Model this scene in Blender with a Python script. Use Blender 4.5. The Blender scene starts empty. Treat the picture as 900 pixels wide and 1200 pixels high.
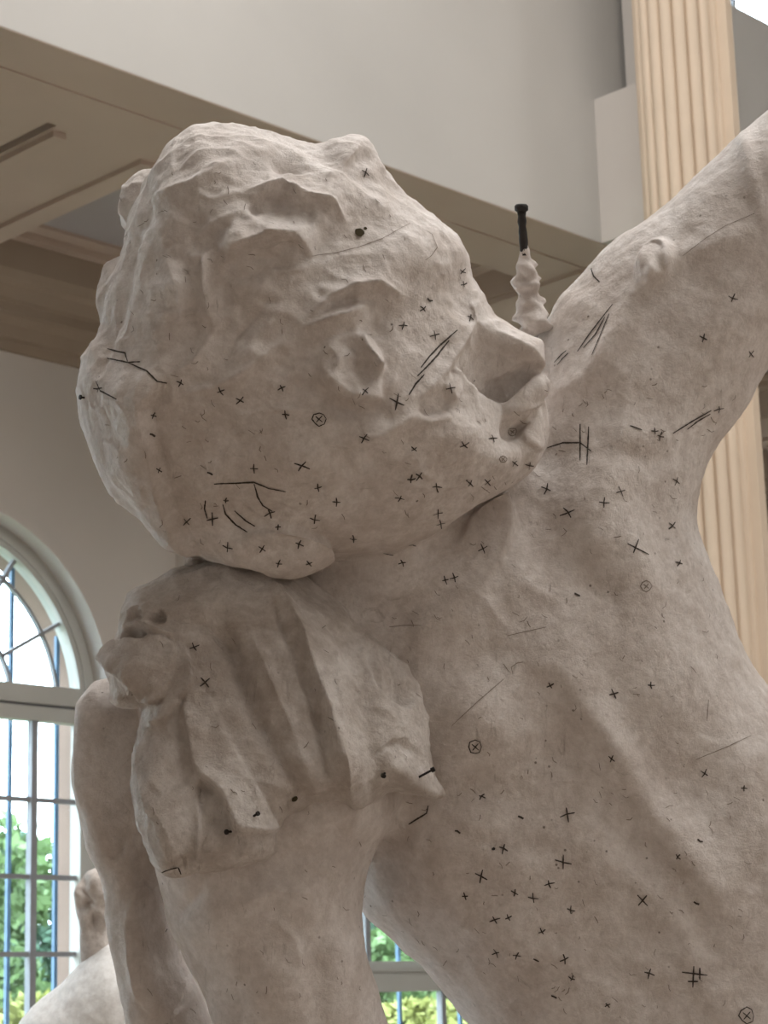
import bpy, bmesh, math, random
import numpy as np
from mathutils import Vector, Matrix
from mathutils.bvhtree import BVHTree

random.seed(7); np.random.seed(7)
SC = bpy.context.scene
COL = SC.collection

# ------------------------------------------------------------------ camera
FPX = 2500.0                                   # focal length in pixels of the 900 x 1200 frame
PITCH = math.atan(586 / FPX); ROLL = 0.028
CAM = np.array([0.0, 0.0, 1.6])
FW = np.array([0, math.cos(PITCH), math.sin(PITCH)])
_R0 = np.array([1.0, 0, 0]); _U0 = np.array([0, -math.sin(PITCH), math.cos(PITCH)])
UP = _U0 * math.cos(ROLL) + _R0 * math.sin(ROLL)
RT = _R0 * math.cos(ROLL) - _U0 * math.sin(ROLL)
cam_d = bpy.data.cameras.new('camera'); cam = bpy.data.objects.new('camera', cam_d); COL.objects.link(cam)
cam_d.sensor_fit = 'VERTICAL'; cam_d.sensor_height = 36.0; cam_d.sensor_width = 27.0
cam_d.lens = 36.0 * FPX / 1200.0
cam_d.clip_start = 0.05; cam_d.clip_end = 300
cam_d.dof.use_dof = True; cam_d.dof.focus_distance = 2.05; cam_d.dof.aperture_fstop = 24.0
cam.matrix_world = Matrix(((RT[0], UP[0], -FW[0], CAM[0]), (RT[1], UP[1], -FW[1], CAM[1]),
                           (RT[2], UP[2], -FW[2], CAM[2]), (0, 0, 0, 1)))
SC.camera = cam

# ------------------------------------------------------------------ sky, light, exposure
w = bpy.data.worlds.new('world'); SC.world = w; w.use_nodes = True
bg = w.node_tree.nodes['Background']; bg.inputs[0].default_value = (0.80, 0.92, 1.0, 1); bg.inputs[1].default_value = 12.0
SC.view_settings.view_transform = 'Standard'; SC.view_settings.look = 'None'
SC.view_settings.exposure = 0.16; SC.view_settings.gamma = 1.0; SC.view_settings.use_curve_mapping = False

# building axes: A runs along the gallery (to the right and away), B across it (to the left and away)
A = np.array([0.70248792, 0.71169567, 0.0]); B = np.array([-0.71169567, 0.70248792, 0.0])
def P(s, t, z): return s * A + t * B + np.array([0, 0, z])

def area(name, loc, target, sx, sy, energy, color):
    d = bpy.data.lights.new(name, 'AREA'); d.shape = 'RECTANGLE'; d.size = sx; d.size_y = sy
    d.energy = energy; d.color = color
    o = bpy.data.objects.new(name, d); COL.objects.link(o); o.location = loc
    o.rotation_euler = (Vector(target) - Vector(loc)).to_track_quat('-Z', 'Y').to_euler()
    return o
# broad lamp added under the closed ceiling, standing in for daylight from above
area('added_top_light', P(3.5, 0.6, 9.3), P(3.51, 0.6, 0), 13.0, 6.0, 920, (1.0, 0.98, 0.96))
# unseen lamp added to rake the column from the side; its wall is windowless
area('added_side_light', P(12.5, -5.8, 4.6), P(8.0, 6.0, 5.0), 3.0, 4.0, 170, (1.0, 0.97, 0.94))

# ------------------------------------------------------------------ materials
def mat(name, col, rough=0.8, var=0.08, scale=6.0, bump=0.0, bscale=40.0, spec=0.25, col2=None, metallic=0.0):
    m = bpy.data.materials.new(name); m.use_nodes = True; nt = m.node_tree
    b = nt.nodes['Principled BSDF']; b.inputs['Roughness'].default_value = rough
    b.inputs['Specular IOR Level'].default_value = spec; b.inputs['Metallic'].default_value = metallic
    tc = nt.nodes.new('ShaderNodeTexCoord'); n = nt.nodes.new('ShaderNodeTexNoise')
    n.inputs['Scale'].default_value = scale; n.inputs['Detail'].default_value = 5
    nt.links.new(tc.outputs['Object'], n.inputs['Vector'])
    r = nt.nodes.new('ShaderNodeValToRGB')
    c2 = col2 if col2 else tuple(c * (1 - 2 * var) for c in col)
    r.color_ramp.elements[0].position = 0.3; r.color_ramp.elements[1].position = 0.7
    r.color_ramp.elements[0].color = (*c2, 1); r.color_ramp.elements[1].color = (*col, 1)
    nt.links.new(n.outputs['Fac'], r.inputs['Fac']); nt.links.new(r.outputs['Color'], b.inputs['Base Color'])
    if bump > 0:
        n2 = nt.nodes.new('ShaderNodeTexNoise'); n2.inputs['Scale'].default_value = bscale; n2.inputs['Detail'].default_value = 6
        nt.links.new(tc.outputs['Object'], n2.inputs['Vector'])
        bp = nt.nodes.new('ShaderNodeBump'); bp.inputs['Strength'].default_value = bump; bp.inputs['Distance'].default_value = 0.004
        nt.links.new(n2.outputs['Fac'], bp.inputs['Height']); nt.links.new(bp.outputs['Normal'], b.inputs['Normal'])
    return m

def plaster_mat(name, light, dark, stain, stain_amt=0.5, bump=0.35):
    m = bpy.data.materials.new(name); m.use_nodes = True; nt = m.node_tree; N = nt.nodes; L = nt.links
    b = N['Principled BSDF']; b.inputs['Roughness'].default_value = 0.72; b.inputs['Specular IOR Level'].default_value = 0.3
    tc = N.new('ShaderNodeTexCoord')
    def noise(scale, detail=6, rough=0.6, dist=0.0, vec=None):
        n = N.new('ShaderNodeTexNoise'); n.inputs['Scale'].default_value = scale; n.inputs['Detail'].default_value = detail
        n.inputs['Roughness'].default_value = rough; n.inputs['Distortion'].default_value = dist
        L.new(vec if vec else tc.outputs['Object'], n.inputs['Vector']); return n.outputs['Fac']
    def ramp(f, p0, p1, c0, c1):
        r = N.new('ShaderNodeValToRGB'); e = r.color_ramp.elements
        e[0].position = p0; e[1].position = p1; e[0].color = (*c0, 1); e[1].color = (*c1, 1); L.new(f, r.inputs['Fac']); return r.outputs['Color']
    def mix(f, a, c, mode='MIX'):
        x = N.new('ShaderNodeMix'); x.data_type = 'RGBA'; x.blend_type = mode
        if isinstance(f, float): x.inputs[0].default_value = f
        else: L.new(f, x.inputs[0])
        for sock, v in ((x.inputs[6], a), (x.inputs[7], c)):
            if isinstance(v, tuple): sock.default_value = (*v, 1)
            else: L.new(v, sock)
        return x.outputs[2]
    base = ramp(noise(15, 12, 0.74, 0.3), 0.42, 0.60, dark, light)
    base = mix(1.0, base, ramp(noise(95, 6, 0.75, 0.2), 0.36, 0.60, (0.88, 0.87, 0.86), (1.03, 1.03, 1.03)), 'MULTIPLY')
    st = ramp(noise(4.2, 8, 0.68, 0.8), 0.50, 0.74, (0, 0, 0), (stain_amt,) * 3)
    c = mix(st, base, stain)
    # fine streaks rubbed into the plaster, two directions
    for i, (rx, sc) in enumerate((((0.3, 0.5, 0.75), (150, 16, 40)), ((0.2, -0.4, -0.6), (26, 150, 30)))):
        mp = N.new('ShaderNodeMapping'); mp.inputs['Rotation'].default_value = rx; mp.inputs['Scale'].default_value = sc
        L.new(tc.outputs['Object'], mp.inputs['Vector'])
        s = noise(1.0, 4, 0.7, 0.6, mp.outputs['Vector'])
        gate = ramp(noise(3.1 + i * 2, 3), 0.48, 0.62, (0, 0, 0), (1, 1, 1))
        sr = ramp(s, 0.60, 0.72, (0, 0, 0), (0.5, 0.5, 0.5))
        c = mix(mix(1.0, sr, gate, 'MULTIPLY'), c, tuple(x * 0.62 for x in stain))
    # small dark pits and specks
    v = N.new('ShaderNodeTexVoronoi'); v.inputs['Scale'].default_value = 58; L.new(tc.outputs['Object'], v.inputs['Vector'])
    sp = ramp(v.outputs['Distance'], 0.05, 0.10, (1, 1, 1), (0, 0, 0))
    gt = ramp(noise(9, 3), 0.56, 0.62, (0, 0, 0), (0.8, 0.8, 0.8))
    c = mix(mix(1.0, sp, gt, 'MULTIPLY'), c, (0.10, 0.075, 0.05))
    L.new(c, b.inputs['Base Color'])
    bn = N.new('ShaderNodeBump'); bn.inputs['Strength'].default_value = bump; bn.inputs['Distance'].default_value = 0.004
    L.new(noise(55, 8, 0.65, 0.3), bn.inputs['Height'])
    bn2 = N.new('ShaderNodeBump'); bn2.inputs['Strength'].default_value = min(1.0, bump); bn2.inputs['Distance'].default_value = 0.0022
    L.new(noise(210, 8, 0.7, 0.5), bn2.inputs['Height']); L.new(bn.outputs['Normal'], bn2.inputs['Normal'])
    L.new(bn2.outputs['Normal'], b.inputs['Normal'])
    return m

M = {}
M['plaster'] = plaster_mat('plaster', (0.75, 0.70, 0.668), (0.62, 0.558, 0.518), (0.42, 0.345, 0.285), 0.65, 0.6)
M['drape'] = plaster_mat('drapery_plaster', (0.76, 0.71, 0.67), (0.55, 0.49, 0.445), (0.36, 0.28, 0.22), 0.8, 1.0)
M['white_plaster'] = plaster_mat('white_plaster', (0.90, 0.90, 0.89), (0.84, 0.835, 0.82), (0.6, 0.56, 0.5), 0.2)
M['iron'] = mat('iron', (0.035, 0.030, 0.027), 0.6, 0.25, 60, 0.6, 120)
M['pencil'] = mat('pencil', (0.075, 0.062, 0.053), 0.9, 0.1)
M['faint_pencil'] = mat('faint_pencil', (0.30, 0.25, 0.21), 0.9, 0.1)
M['hole_shade'] = mat('hole_shade', (0.06, 0.045, 0.02), 0.9, 0.2)  # dark colour standing in for the shade inside the peg holes
M['fascia'] = mat('fascia_paint', (0.53, 0.515, 0.49), 0.85, 0.05, 0.9)
M['soffit'] = mat('soffit_paint', (0.51, 0.415, 0.345), 0.85, 0.05, 1.5)
M['cornice'] = mat('cornice_paint', (0.36, 0.29, 0.225), 0.8, 0.05, 2)
M['coffer'] = mat('coffer_paint', (0.42, 0.39, 0.385), 0.85, 0.04, 1.5)
M['wall'] = mat('wall_paint', (0.60, 0.56, 0.52), 0.9, 0.04, 1.2)
M['column'] = mat('column_paint', (0.66, 0.54, 0.42), 0.7, 0.04, 3)
M['frame'] = mat('window_paint', (0.50, 0.50, 0.47), 0.6, 0.04, 3)
M['bars'] = mat('glazing_bar_paint', (0.30, 0.31, 0.33), 0.6, 0.06, 4)
M['grille'] = mat('grille_paint', (0.10, 0.19, 0.30), 0.5, 0.1, 4)
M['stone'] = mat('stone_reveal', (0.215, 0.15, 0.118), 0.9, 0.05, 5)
M['floor'] = mat('floor_boards', (0.38, 0.305, 0.24), 0.6, 0.15, 2)
M['plinth'] = mat('plinth_wood', (0.5, 0.45, 0.4), 0.7, 0.1, 4)
M['grass'] = mat('grass', (0.15, 0.17, 0.09), 0.9, 0.2, 1)
M['bark'] = mat('bark', (0.16, 0.12, 0.08), 0.9, 0.2, 6)
def leaf_mat(name, c):
    m = mat(name, c, 0.7, 0.25, 0.9)
    return m
M['leaf_green'] = leaf_mat('leaf_green', (0.11, 0.185, 0.065)); M['leaf_yellow'] = leaf_mat('leaf_yellow', (0.25, 0.27, 0.075))
M['leaf_dark'] = leaf_mat('leaf_dark', (0.06, 0.12, 0.075))
g = bpy.data.materials.new('window_glass'); g.use_nodes = True; nt = g.node_tree; nt.nodes.clear()
o_ = nt.nodes.new('ShaderNodeOutputMaterial'); mx = nt.nodes.new('ShaderNodeMixShader'); mx.inputs[0].default_value = 0.05
tr = nt.nodes.new('ShaderNodeBsdfTransparent'); tr.inputs[0].default_value = (0.95, 0.98, 1.0, 1); gl = nt.nodes.new('ShaderNodeBsdfGlossy'); gl.inputs['Roughness'].default_value = 0.05
nt.links.new(tr.outputs[0], mx.inputs[1]); nt.links.new(gl.outputs[0], mx.inputs[2]); nt.links.new(mx.outputs[0], o_.inputs[0])
M['glass'] = g

# ------------------------------------------------------------------ mesh helpers
def link(name, me, m=None, parent=None):
    o = bpy.data.objects.new(name, me); COL.objects.link(o)
    if m is not None and not me.materials: me.materials.append(M[m])
    if parent is not None: o.parent = parent
    return o
def mesh(name, v, f, m=None, parent=None, smooth=False):
    me = bpy.data.meshes.new(name); me.from_pydata([tuple(map(float, p)) for p in v], [], [tuple(map(int, q)) for q in f]); me.update()
    bm = bmesh.new(); bm.from_mesh(me); bmesh.ops.recalc_face_normals(bm, faces=bm.faces); bm.to_mesh(me); bm.free()
    if smooth: me.shade_smooth()
    return link(name, me, m, parent)
def empty(name, loc, label=None, cat=None, group=None, kind=None):
    o = bpy.data.objects.new(name, None); COL.objects.link(o); o.location = loc; o.empty_display_size = 0.1
    tag(o, label, cat, group, kind); return o
def tag(o, label=None, cat=None, group=None, kind=None):
    if label: o['label'] = label
    if cat: o['category'] = cat
    if group: o['group'] = group
    if kind: o['kind'] = kind
    return o
class MB:
    """collects shapes given in (s, t, z) building coordinates"""
    def __init__(self): self.v = []; self.f = []
    def add(self, v, f):
        n = len(self.v); self.v += [tuple(p) for p in v]; self.f += [tuple(i + n for i in q) for q in f]; return self
    def box(self, s0, s1, t0, t1, z0, z1):
        v = [P(s, t, z) for s in (s0, s1) for t in (t0, t1) for z in (z0, z1)]
        return self.add(v, [(0, 1, 3, 2), (4, 6, 7, 5), (0, 4, 5, 1), (2, 3, 7, 6), (0, 2, 6, 4), (1, 5, 7, 3)])
    def prism_s(self, prof, s0, s1):            # profile in (t, z) swept along s
        n = len(prof); v = [P(s0, t, z) for t, z in prof] + [P(s1, t, z) for t, z in prof]
        return self.add(v, [(i, (i + 1) % n, n + (i + 1) % n, n + i) for i in range(n)] + [tuple(range(n - 1, -1, -1)), tuple(range(n, 2 * n))])
    def prism_t(self, prof, t0, t1):            # profile in (s, z) swept along t
        n = len(prof); v = [P(s, t0, z) for s, z in prof] + [P(s, t1, z) for s, z in prof]
        return self.add(v, [(i, (i + 1) % n, n + (i + 1) % n, n + i) for i in range(n)] + [tuple(range(n - 1, -1, -1)), tuple(range(n, 2 * n))])
    def prism_z(self, prof, z0, z1):            # profile in (s, t) swept along z
        n = len(prof); v = [P(s, t, z0) for s, t in prof] + [P(s, t, z1) for s, t in prof]
        return self.add(v, [(i, (i + 1) % n, n + (i + 1) % n, n + i) for i in range(n)] + [tuple(range(n - 1, -1, -1)), tuple(range(n, 2 * n))])
    def ring(self, sc, zc, r0, r1, t0, t1, a0=0.0, a1=math.pi, n=40):   # arched band
        v = []; f = []
        for i in range(n + 1):
            a = a0 + (a1 - a0) * i / n; c, q = math.cos(a), math.sin(a)
            v += [P(sc + r * c, t, zc + r * q) for r, t in ((r0, t0), (r1, t0), (r1, t1), (r0, t1))]
        for i in range(n):
            for k in range(4): f.append((4 * i + k, 4 * i + (k + 1) % 4, 4 * i + 4 + (k + 1) % 4, 4 * i + 4 + k))
        f += [(0, 1, 2, 3), (4 * n + 3, 4 * n + 2, 4 * n + 1, 4 * n)]
        return self.add(v, f)
    def build(self, name, m, parent=None, smooth=False, kind=None):
        o = mesh(name, self.v, self.f, m, parent, smooth)
        if kind: o['kind'] = kind
        return o
ST = 'structure'

# ------------------------------------------------------------------ the hall
MB().box(-7, 18, -6, 9.55, -0.1, 0).build('floor', 'floor', kind=ST)
T_F, Z_S, T_W = 6.6, 5.5, 9.2
# long wall over the aisle: fascia, carried past the pier, lower where the high window sits
MB().box(-7, 9.55, T_F, T_F + 0.30, Z_S, 9.5).box(9.55, 18, T_F, T_F + 0.30, Z_S, 7.31).build('wall_upper', 'fascia', kind=ST)
MB().box(-7, 18, -6.2, -6, 0, 9.5).build('wall_front', 'wall', kind=ST)
MB().box(-7.2, -7, -6, T_W, 0, 9.5).build('wall_left', 'wall', kind=ST)
MB().box(18, 18.2, -6, T_W, 0, 9.5).build('wall_right', 'wall', kind=ST)
# hall ceiling, closed; the added overhead lamp hangs just below it
MB().box(-7, 18, -6.2, 6.9, 9.5, 9.7).build('ceiling', 'wall', kind=ST)

# aisle ceiling: beams and recessed coffer panels
cs = MB()
cs.box(-7, 18, T_F + 0.002, 7.24, Z_S - 0.005, Z_S).box(-7, 18, T_F + 0.30, 7.24, Z_S, Z_S + 0.3)
aisle = cs.build('trim_1', 'soffit', kind=ST)
MB().box(-7, 18, T_F + 0.30, 6.915, Z_S - 0.012, Z_S).build('soffit_fillet', 'soffit', aisle)
beams = [(2.08, 2.72), (5.33, 5.97), (8.58, 9.22), (11.83, 12.47), (15.08, 15.72)]
for s0, s1 in beams:
    b = MB().box(s0, s1, 7.24, 8.95, Z_S - 0.0, Z_S + 0.3).build('cross_beam', 'soffit', aisle)
    MB().box(s0 + 0.02, s0 + 0.09, 7.30, 8.9, Z_S - 0.03, Z_S).build('beam_moulding', 'soffit', b)
    MB().box(s1 - 0.12, s1, 7.30, 8.9, Z_S - 0.025, Z_S).build('beam_moulding', 'soffit', b)
MB().box(8.585, 8.66, 6.92, 7.24, Z_S - 0.03, Z_S).build('beam_moulding', 'soffit', aisle)
edges = [-7] + [x for b in beams for x in b] + [18]
for i in range(0, len(edges), 2):
    s0, s1 = edges[i], edges[i + 1]
    MB().box(s0, s1, 7.24, 8.95, Z_S + 0.22, Z_S + 0.3).build('coffer_panel', 'coffer', aisle)
    if s1 == 5.33:
        MB().box(s0, s1 - 0.05, 7.24, 8.95, Z_S, Z_S + 0.22).build('flush_panel', 'soffit', aisle); continue
    m = MB()
    for q, z in ((0.10, Z_S + 0.16), (0.2, Z_S + 0.2)):
        m.box(s0, s1, 7.24, 7.24 + q, z, Z_S + 0.22).box(s0, s1, 8.95 - q, 8.95, z, Z_S + 0.22)
        m.box(s0, s0 + q, 7.24, 8.95, z, Z_S + 0.22).box(s1 - q, s1, 7.24, 8.95, z, Z_S + 0.22)
    m.build('coffer_moulding', 'soffit', aisle)
# cornice along the aisle wall
prof = [(9.2, 5.14), (9.17, 5.14), (9.17, 5.19), (9.13, 5.20), (9.12, 5.27), (9.08, 5.30), (9.04, 5.31), (9.04, 5.36), (9.00, 5.37), (8.97, 5.43), (8.93, 5.45), (8.91, 5.50), (8.91, 5.8), (9.2, 5.8)]
MB().prism_s(prof, -7, 18).build('trim_2', 'cornice', kind=ST)

# aisle wall with arched openings
WIN = [(-1.39, 3.25), (2.36, 3.25), (6.11, 3.25), (9.86, 3.25), (13.61, 3.25)]; RO = 1.03
def wall_with_arches(t0, t1, z1, r, m, name, s_lo, s_hi, wins):
    mb = MB(); s = s_lo
    for sc, zc in wins:
        mb.box(s, sc - r, t0, t1, 0, z1)
        n = 36
        for i in range(n):
            a0 = math.pi - math.pi * i / n; a1 = math.pi - math.pi * (i + 1) / n
            mb.prism_t([(sc + r * math.cos(a0), zc + r * math.sin(a0)), (sc + r * math.cos(a1), zc + r * math.sin(a1)),
                        (sc + r * math.cos(a1), z1), (sc + r * math.cos(a0), z1)], t0, t1)
        mb.box(sc - r, sc + r, t0, t1, 0, 0.35)
        s = sc + r
    mb.box(s, s_hi, t0, t1, 0, z1)
    return mb.build(name, m, kind=ST)
wall_back = wall_with_arches(T_W, 9.31, 5.8, RO, 'wall', 'wall_back', -7, 18, WIN)
MB().box(7.62, 8.2, T_W - 0.14, T_W, 0, 5.14).build('wall_pilaster', 'wall', wall_back)
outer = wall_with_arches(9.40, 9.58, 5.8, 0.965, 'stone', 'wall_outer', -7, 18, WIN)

def pane_poly(pts, t, parent):
    n = len(pts); MB().prism_t(pts, t, t + 0.004).build('pane', 'glass', parent)
def arched_window(idx, sc, zc, rail):
    w = empty('window_%d' % idx, P(sc, 9.35, 0.35), kind=ST); w_inv = Matrix.Translation(-Vector(P(sc, 9.35, 0.35)))
    def add(mb, name, m, parent=w):
        o = mb.build(name, m, parent); o.matrix_parent_inverse = w_inv if parent is w else Matrix(); return o
    ri, ro = 0.93, RO
    add(MB().ring(sc, zc, RO, RO + 0.05, T_W - 0.025, T_W), 'architrave', 'wall')
    f = add(MB().ring(sc, zc, ri, ro, 9.31, 9.40).box(sc - ro, sc - ri, 9.31, 9.40, 0.35, zc).box(sc + ri, sc + ro, 9.31, 9.40, 0.35, zc)
            .box(sc - ro, sc + ro, 9.31, 9.40, 0.35, 0.5), 'frame', 'frame')
    add(MB().ring(sc, zc, ri + 0.03, ri + 0.06, 9.30, 9.31), 'frame_moulding', 'frame')
    tz0, tz1 = 3.17, 3.36
    tr = add(MB().box(sc - ri, sc + ri, 9.30, 9.40, tz0 + 0.09, tz1).box(sc - ri, sc + ri, 9.315, 9.40, tz0, tz0 + 0.075), 'transom', 'frame')
    add(MB().box(sc - ri, sc + ri, 9.33, 9.40, tz0 + 0.075, tz0 + 0.09), 'transom_groove', 'bars')
    # lower lights: thick mullions, thin bars, horizontal bars
    sm = [sc - 0.643, sc, sc + 0.643]
    for s in sm: add(MB().box(s - 0.02, s + 0.02, 9.33, 9.375, 0.5, tz0), 'mullion', 'bars')
    hz_ = [0.9, 1.3, 1.55, 1.945, 2.345, 2.75]
    if rail: hz_ = [0.9, 1.3, 2.345, 2.75]; add(MB().box(sc - ri, sc + ri, 9.30, 9.40, 1.72, 1.84).box(sc - ri, sc + ri, 9.28, 9.40, 1.84, 1.86).box(sc - ri, sc + ri, 9.315, 9.40, 1.86, 1.90), 'rail', 'frame')
    for z in hz_: add(MB().box(sc - ri, sc + ri, 9.34, 9.37, z - 0.013, z + 0.013), 'glazing_bar', 'bars')
    cols = [-ri] + [x for x in (-0.643, 0, 0.643)] + [ri]
    zs = sorted([0.5] + hz_ + [tz0])
    for i in range(len(cols) - 1):
        for j in range(len(zs) - 1):
            add(MB().box(sc + cols[i] + 0.01, sc + cols[i + 1] - 0.01, 9.353, 9.357, zs[j] + 0.005, zs[j + 1] - 0.005), 'pane', 'glass')
    # fanlight
    zf = tz1
    def arc_bar(r, wd, t0, t1, nm, m):
        a0 = math.asin(min(1, max(0, (zf - zc) / r)))
        add(MB().ring(sc, zc, r - wd, r + wd, t0, t1, a0, math.pi - a0), nm, m)
    arc_bar(0.50, 0.010, 9.34, 9.37, 'arc_bar', 'bars'); arc_bar(0.80, 0.008, 9.34, 9.37, 'arc_bar', 'bars')
    for a in (30, 57, 90, 123, 150):
        c, q = math.cos(math.radians(a)), math.sin(math.radians(a)); wd = 0.010
        pr = [(sc + 0.5 * c - wd * q, zc + 0.5 * q + wd * c), (sc + 0.5 * c + wd * q, zc + 0.5 * q - wd * c), (sc + ri * c + wd * q, zc + ri * q - wd * c), (sc + ri * c - wd * q, zc + ri * q + wd * c)]
        add(MB().prism_t(pr, 9.34, 9.37), 'radial_bar', 'bars')
    rr = [0.11, 0.5, ri]; aa = [0, 30, 57, 90, 123, 150, 180]
    for k in range(6):
        a0, a1 = math.radians(aa[k] + (7 if k == 0 else 0.5)), math.radians(aa[k + 1] - (7 if k == 5 else 0.5))
        pts = [(sc + 0.51 * math.cos(a0 + (a1 - a0) * i / 6), zc + 0.51 * math.sin(a0 + (a1 - a0) * i / 6)) for i in range(7)] + \
              [(sc + ri * math.cos(a1 + (a0 - a1) * i / 6), zc + ri * math.sin(a1 + (a0 - a1) * i / 6)) for i in range(7)]
        add(MB().prism_t(pts, 9.353, 9.357), 'pane', 'glass')
    a0 = math.asin(0.11 / 0.49)
    add(MB().prism_t([(sc + 0.49 * math.cos(a0 + (math.pi - 2 * a0) * i / 16), zc + 0.49 * math.sin(a0 + (math.pi - 2 * a0) * i / 16)) for i in range(17)], 9.353, 9.357), 'pane', 'glass')
    # outer guard bars standing in the stone reveal
    for x in (-0.87, -0.565, -0.27, 0.27, 0.565, 0.87):
        top = zc + math.sqrt(0.965 ** 2 - x * x)
        add(MB().box(sc + x - 0.011, sc + x + 0.011, 9.44, 9.462, 0.35, top), 'guard_bar', 'grille')
    return w
arched_window(1, *WIN[2], False); arched_window(2, *WIN[3], True); arched_window(3, *WIN[4], False); arched_window(5, *WIN[0], False); arched_window(6, *WIN[1], False)

# high window above the fascia on the far side of the pier
w4 = empty('window_4', P(9.6, 6.7, 7.31), kind=ST); w4i = Matrix.Translation(-Vector(P(9.6, 6.7, 7.31)))
for nm, mt, bxs in (('frame', 'bars', [(9.55, 12.5, 6.66, 6.74, 7.31, 7.325), (9.55, 9.60, 6.66, 6.74, 7.325, 9.5), (12.45, 12.5, 6.66, 6.74, 7.325, 9.5)]),
                    ('mullion', 'bars', [(9.835, 9.865, 6.67, 6.73, 7.325, 9.5)]), ('mullion', 'bars', [(10.7, 10.73, 6.67, 6.73, 7.325, 9.5)]), ('mullion', 'bars', [(11.6, 11.63, 6.67, 6.73, 7.325, 9.5)]),
                    ('pane', 'glass', [(9.60, 9.835, 6.698, 6.702, 7.325, 9.5)]), ('pane', 'glass', [(9.865, 10.7, 6.698, 6.702, 7.325, 9.5)]),
                    ('pane', 'glass', [(10.73, 11.6, 6.698, 6.702, 7.325, 9.5)]), ('pane', 'glass', [(11.63, 12.45, 6.698, 6.702, 7.325, 9.5)])):
    m = MB()
    for b in bxs: m.box(*b)
    o = m.build(nm, mt, w4); o.matrix_parent_inverse = w4i
MB().box(12.5, 18, T_F, T_F + 0.3, 7.31, 9.5).build('wall_high', 'fascia', kind=ST)

# pier with the engaged fluted column
pier = empty('trim_3', P(8.6, 6.1, 0), kind=ST); pi_inv = Matrix.Translation(-Vector(P(8.6, 6.1, 0)))
def pp(mb, nm, m, smooth=False):
    o = mb.build(nm, m, pier, smooth); o.matrix_parent_inverse = pi_inv; return o
pp(MB().box(8.30, 8.35, 5.675, 6.22, 0, 9.5), 'pilaster_strip', 'column'); pp(MB().box(8.35, 8.95, 6.12, 6.22, 0, 9.5), 'pier_core', 'wall')
pp(MB().box(8.37, 8.95, 6.22, T_F, Z_S, 6.31), 'impost_block', 'wall')
pp(MB().box(8.62, 8.95, 6.22, T_F - 0.03, 6.31, 9.5), 'pier_back', 'wall')
cx_, cy_, rc = 8.30, 5.968, 0.235
NF = 20; step = 2 * math.pi / NF
ring_pts = []
for k in range(NF // 2 + 1):                    # half circle from t- to t+, rounded reeds between sharp grooves
    a_mid = math.pi * 1.5 - k * step
    for j in range(9):
        x = -1 + 2 * j / 8
        a = a_mid + x * step * 0.5
        rr = rc - 0.03 + 0.03 * math.sqrt(max(0, 1 - x * x))
        s_, t_ = cx_ + rr * math.cos(a), cy_ + rr * math.sin(a)
        if s_ <= cx_ + 1e-6: ring_pts.append((s_, t_))
ring_pts.append((cx_ + 0.05, ring_pts[-1][1])); ring_pts.append((cx_ + 0.05, ring_pts[0][1]))
pp(MB().prism_z(ring_pts, 0, 9.5), 'fluted_column', 'column')

# ------------------------------------------------------------------ the statue: volumes on a voxel grid
# local sculpting frame: X right and Y down in units of one frame pixel at the statue's distance, Z towards the viewer
D0 = 2.2; PX = D0 / FPX
ORG = CAM + FW * D0
def to_world(p):
    p = np.asarray(p, float)
    return ORG + np.outer((p[:, 0] - 450) * PX, RT) - np.outer((p[:, 1] - 600) * PX, UP) - np.outer(p[:, 2] * PX, FW)
def to_pix(p):                                  # local -> frame pixel
    k = FPX / (FPX - p[:, 2]); return 450 + (p[:, 0] - 450) * k, 600 + (p[:, 1] - 600) * k

_lat = np.random.rand(32, 32, 32).astype(np.float32)
def vnoise(p, scale, off=0.0):
    q = p / scale + off; i = np.floor(q).astype(int); f = (q - i).astype(np.float32); f = f * f * (3 - 2 * f); r = 0
    for dx in (0, 1):
        for dy in (0, 1):
            for dz in (0, 1):
                wgt = (f[:, 0] if dx else 1 - f[:, 0]) * (f[:, 1] if dy else 1 - f[:, 1]) * (f[:, 2] if dz else 1 - f[:, 2])
                r = r + wgt * _lat[(i[:, 0] + dx) & 31, (i[:, 1] + dy) & 31, (i[:, 2] + dz) & 31]
    return r * 2 - 1
def smooth_poly(pts, n=2):
    p = np.array(pts, float)
    for _ in range(n):
        q = np.roll(p, -1, 0); p = np.stack([0.75 * p + 0.25 * q, 0.25 * p + 0.75 * q], 1).reshape(-1, 2)
    return p
def seg_dist(U, V, poly, closed=True):
    d = np.full(U.shape, 1e9, np.float32); n = len(poly)
    for i in range(n if closed else n - 1):
        a = poly[i]; b = poly[(i + 1) % n]; e = b - a; l2 = max(1e-6, e @ e)
        h = np.clip(((U - a[0]) * e[0] + (V - a[1]) * e[1]) / l2, 0, 1)
        d = np.minimum(d, (U - a[0] - h * e[0]) ** 2 + (V - a[1] - h * e[1]) ** 2)
    return np.sqrt(d)
def inside(U, V, poly):
    r = np.zeros(U.shape, bool); n = len(poly)
    for i in range(n):
        x0, y0 = poly[i]; x1, y1 = poly[(i + 1) % n]
        if y0 == y1: continue
        c = ((y0 > V) != (y1 > V)) & (U < (x1 - x0) * (V - y0) / (y1 - y0) + x0); r ^= c
    return r
def blur2(a, n):
    for _ in range(n):
        for ax in (0, 1):
            p = np.concatenate([a.take([0], ax), a, a.take([-1], ax)], ax)
            sl = [slice(None)] * 2; s2 = [slice(None)] * 2; sl[ax] = slice(0, -2); s2[ax] = slice(2, None)
            a = 0.25 * p[tuple(sl)] + 0.5 * a + 0.25 * p[tuple(s2)]
    return a

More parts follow.
